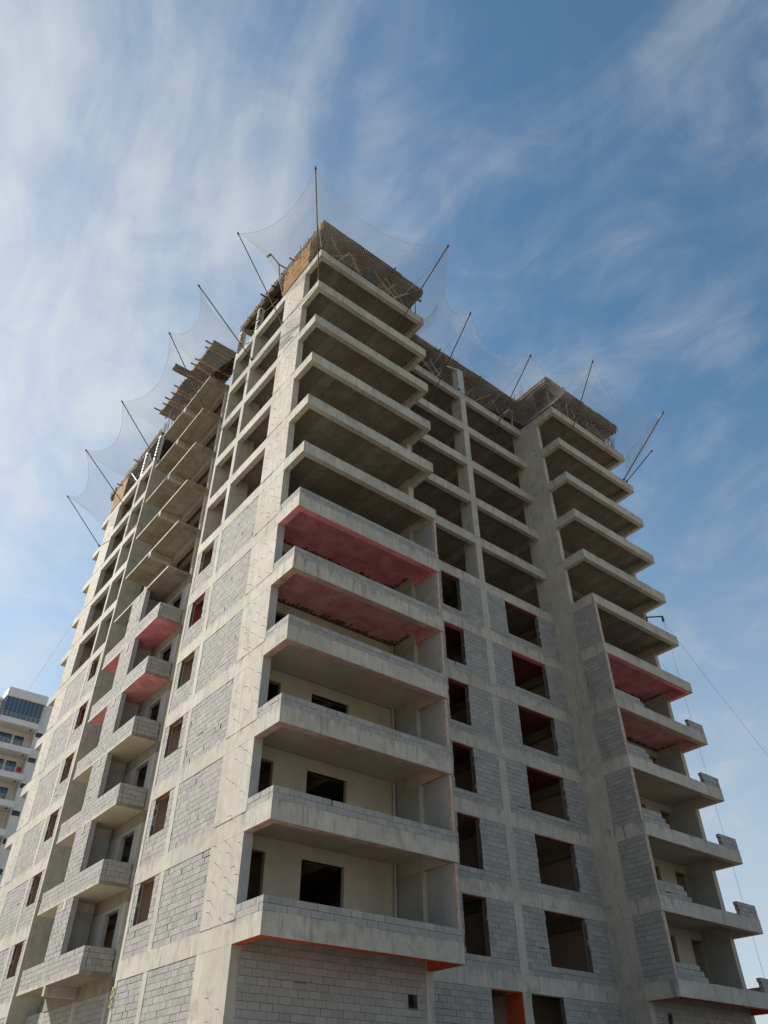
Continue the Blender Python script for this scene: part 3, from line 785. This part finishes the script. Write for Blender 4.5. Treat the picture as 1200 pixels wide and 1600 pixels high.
net('P4', 'P3', [(-.56, 11.8, zi), (-.07, 9.5, zi), (-.07, 7.0, zi)], 'net stretched over the rusty shuttering on its near side', 1.2, endslack=(0, 1.0))
net('P5', 'P4', [(-.58, 18.3, zi), (-.58, 11.8, zi)], 'net hung along the recess balconies of the left face', 1.4)
net('P6', 'P5', [(-.07, 24.2, zi), (-.07, 21, zi), (-.58, 18.5, zi)], 'net hung past the white column forms on the left face', 1.4)
net('P7', 'P6', [(-.07, 30.3, 36.2), (-.07, 24.3, zi)], 'leftmost net, at the far end of the left face', 1.3, endslack=(.6, 0))
net('P1', 'F1', [(-.05, -.07, zi), (5.4, -.07, zi)], 'net hung in front of the shuttering at the near corner, on the right-hand face', 1.25)
net('F1', 'F2', [(5.4, -.07, zi), (7.5, -.07, zi), (7.5, 2.0, zi), (10.2, 2.8, zi)], 'net turning the inner corner from the near wing to the set-back front', 1.5)
net('F2', 'F3', [(10.2, 2.8, zi), (15.5, 2.8, zi)], 'net hung across the middle of the set-back front', 1.2)
net('F3', 'F4', [(15.5, 2.8, zi), (18.6, 2.4, zi), (18.66, -.07, zi), (19.7, -.07, zi)], 'net turning the inner corner onto the right wing', 1.1)
net('F4', 'F5', [(19.7, -.07, zi), (26.4, -.07, zi)], 'rightmost net, in front of the right wing shuttering', 1.3)
net('F5', (26.45, -.1, 36.5), [(25.6, -.05, 33.7), (26.45, -.1, 36.3)], 'torn end of net trailing from the rightmost pole', .3, belly=.3)

# ------------------------------------------------------------------ hoists and cables
def hoist(root, foot, knee, tip, hook=.4):
    MB().tube([foot, knee], .05, 6).build('post', 'steel', root)
    MB().tube([knee, tip], .045, 6).build('arm', 'steel', root)
    t = Vector(tip); MB().tube([t, t-Vector((0, 0, hook))], .07, 6, .09).build('pulley_block', 'steel', root)
hr = thing('rope_hoist', 'small black hoist arm with a pulley at the right edge of the upper balconies', 'hoist', (25.6, 1.15, 21.6))
hoist(hr, (25.6, 1.15, 21.62), (25.6, 1.12, 23.2), (27.27, 1.0, 23.85), .35)
tag(MB().tube([(27.25, 1.0, 23.5), (27.25, 1.0, GZ)], .008, 5).build('hoist_rope', 'cable'), 'thin rope hanging straight down from the black hoist at the right edge', 'rope')
tag(MB().tube([(27.27+(40-27.27)*t, 1.0+(-2-1.0)*t, 23.5+(6.5-23.5)*t-2.2*4*t*(1-t)*.35) for t in [i/16 for i in range(17)]], .009, 5).build('guy_cable', 'cable'), 'thin cable slanting from the black hoist out to the right', 'cable')
hl = thing('roof_hoist', 'small black hoist arm standing on the top deck behind the orange boards', 'hoist', (.4, 5.0, 39.6))
MB().tube([(.35, 5.2, 39.4), (-.2, 4.75, 40.9)], .045, 6).build('post', 'steel', hl)
MB().tube([(.45, 4.0, 39.7), (-.2, 4.75, 40.9), (-.7, 5.1, 42.0)], .05, 6).build('arm', 'steel', hl)
MB().tube([(-.7, 5.1, 42.0), (-.85, 5.25, 41.7)], .08, 6).build('pulley_block', 'steel', hl)
tag(MB().tube([(0.0+(5.5)*t, 30.5+(68.8-30.5)*t, 27.5+(37.6-27.5)*t-1.5*4*t*(1-t)*.3) for t in [i/14 for i in range(15)]], .013, 5).build('slack_wire', 'cable'), 'wire running from the far left corner of the tower to the white building', 'wire')
rb = MB()
for i in range(7):
    z = 2.25+i*.085; rb.box(-.045-.012*(i % 2), -.02, 9.42+.015*math.sin(i*1.7), 9.47+.03*math.sin(i*2.3+1), z, z+.088)
tag(rb.build('warning_ribbon', 'yellow'), 'yellow ribbon tied to the column edge beside the lowest side balcony', 'ribbon')
for i, (x, y, z, lab) in enumerate(((58, 38, 34, 'tiny dark bird, topmost right of the tower'), (50, 38, 30.5, 'tiny dark bird flying just right of the tower'))):
    b = thing('bird', lab, 'bird', (x, y, z), 'birds in the sky')
    MB().tube([(x-.14, y, z), (x-.05, y, z+.02), (x+.07, y, z+.02), (x+.16, y, z+.03)], .035, 6, .02).build('body', 'bird', b)
    for s in (-1, 1):
        mb = MB(); bb = len(mb.v); mb.v += [(x-.05, y, z+.03), (x+.05, y, z+.03), (x+.02, y+s*.16, z+.12), (x-.07, y+s*.32, z+.06), (x-.05, y, z+.045), (x+.05, y, z+.045), (x+.02, y+s*.16, z+.13), (x-.07, y+s*.32, z+.066)]
        mb.f += [(0, 1, 2, 3), (7, 6, 5, 4), (0, 4, 5, 1), (1, 5, 6, 2), (2, 6, 7, 3), (3, 7, 4, 0)]; mb.t += [.5]*6
        mb.build('wing', 'bird', b)

# ------------------------------------------------------------------ the finished white building far behind on the left
H = thing('apartment_block', 'finished white apartment block with glazed top balcony, behind the tower on the left', 'building', (0, 76, GZ))
Yn = 70.0
B('wall', 'render', H, -14, 16, Yn+2.2, Yn+16, GZ, 38.6); B('roof', 'render', H, -14.3, 16.3, Yn+2.0, Yn+16.3, 38.6, 39.0)
B('wall', 'render', H, 8.72, 13.5, Yn+.9, Yn+2.2, GZ, 38.9)
# the bay of balconies in view, with a twin further left
for bx0 in (4.35, -6.5):
    bx1 = bx0+4.35
    B('roof_parapet', 'render', H, bx0-.05, bx1+.1, Yn-.1, Yn+2.2, 38.55, 39.6)
    for i in range(13):
        zt = 38.5-i*2.95; zf = zt-2.95                                  # storey from zf to zt
        B('balcony_slab', 'render', H, bx0, bx1, Yn, Yn+2.2, zf, zf+.22)
        B('balcony_front', 'render', H, bx0, bx1, Yn-.02, Yn+.10, zf-.03, zf+.62)
        B('balcony_side', 'render', H, bx0-.02, bx0+.1, Yn+.1, Yn+2.2, zf-.03, zf+.62)
        B('balcony_wall', 'creamwall', H, bx0, bx1, Yn+1.95, Yn+2.19, zf+.22, zt)
        rl = MB()
        for q in (.80, .98, 1.16): rl.tube([(bx0, Yn+.04, zf+q), (bx1, Yn+.04, zf+q)], .018, 4)
        for q in range(9): rl.tube([(bx0+.05+q*(bx1-bx0-.1)/8, Yn+.04, zf+.62), (bx0+.05+q*(bx1-bx0-.1)/8, Yn+.04, zf+1.16)], .018, 4)
        rl.build('railing', 'rail', H)
        if i == 0:
            for q in range(9):
                a = bx0+.1+q*(bx1-.15-bx0)/9; e = a+(bx1-.15-bx0)/9-.04
                f = B('glazing_frame', 'rail', H, a-.02, a+.0, Yn+.13, Yn+.19, zf+.62, zt)
                B('pane', 'glass', f, a, e, Yn+.145, Yn+.165, zf+.62, zt)
            for q in range(4):
                a = Yn+.2+q*.48; B('pane', 'glass', H, bx0+.03, bx0+.05, a, a+.44, zf+.62, zt)
        for (a, e, zb_) in ((bx0+.55, bx0+2.15, zf+.3), (bx0+2.6, bx0+3.5, zf+.24)):
            f = MB(); y0 = Yn+1.86; h1 = zf+2.35
            f.box(a-.06, a, y0, y0+.085, zb_, h1); f.box(e, e+.06, y0, y0+.085, zb_, h1); f.box(a-.06, e+.06, y0, y0+.085, h1, h1+.07); f.box((a+e)/2-.03, (a+e)/2+.03, y0, y0+.085, zb_, h1)
            fo = f.build('window_frame', 'frame', H); B('pane', 'glass', fo, a, e, y0+.05, y0+.062, zb_, h1)
        # flat dark strip in place of a recess band and small window beside the balconies
        B('wall_stripe', 'darkband', H, bx1+.12, bx1+.95, Yn+.86, Yn+.9, zf-.55, zf-.02)
        MB().tube([(bx1-.6, Yn+.7, zf-.02), (bx1-.6, Yn+.7, zf-.10)], .12, 8).build('ceiling_lamp', 'frame', H)
rr = MB()
for i in range(6): rr.box(7.75+i*.09, 7.84+i*.09, Yn-.01-.02*(i % 2), Yn+.03, 30.4+.04*(i % 2), 30.95+.02*(i % 3))
o = rr.build('draped_towel', 'cloth'); tag(o, 'red towel hung on a balcony rail of the white building', 'towel')
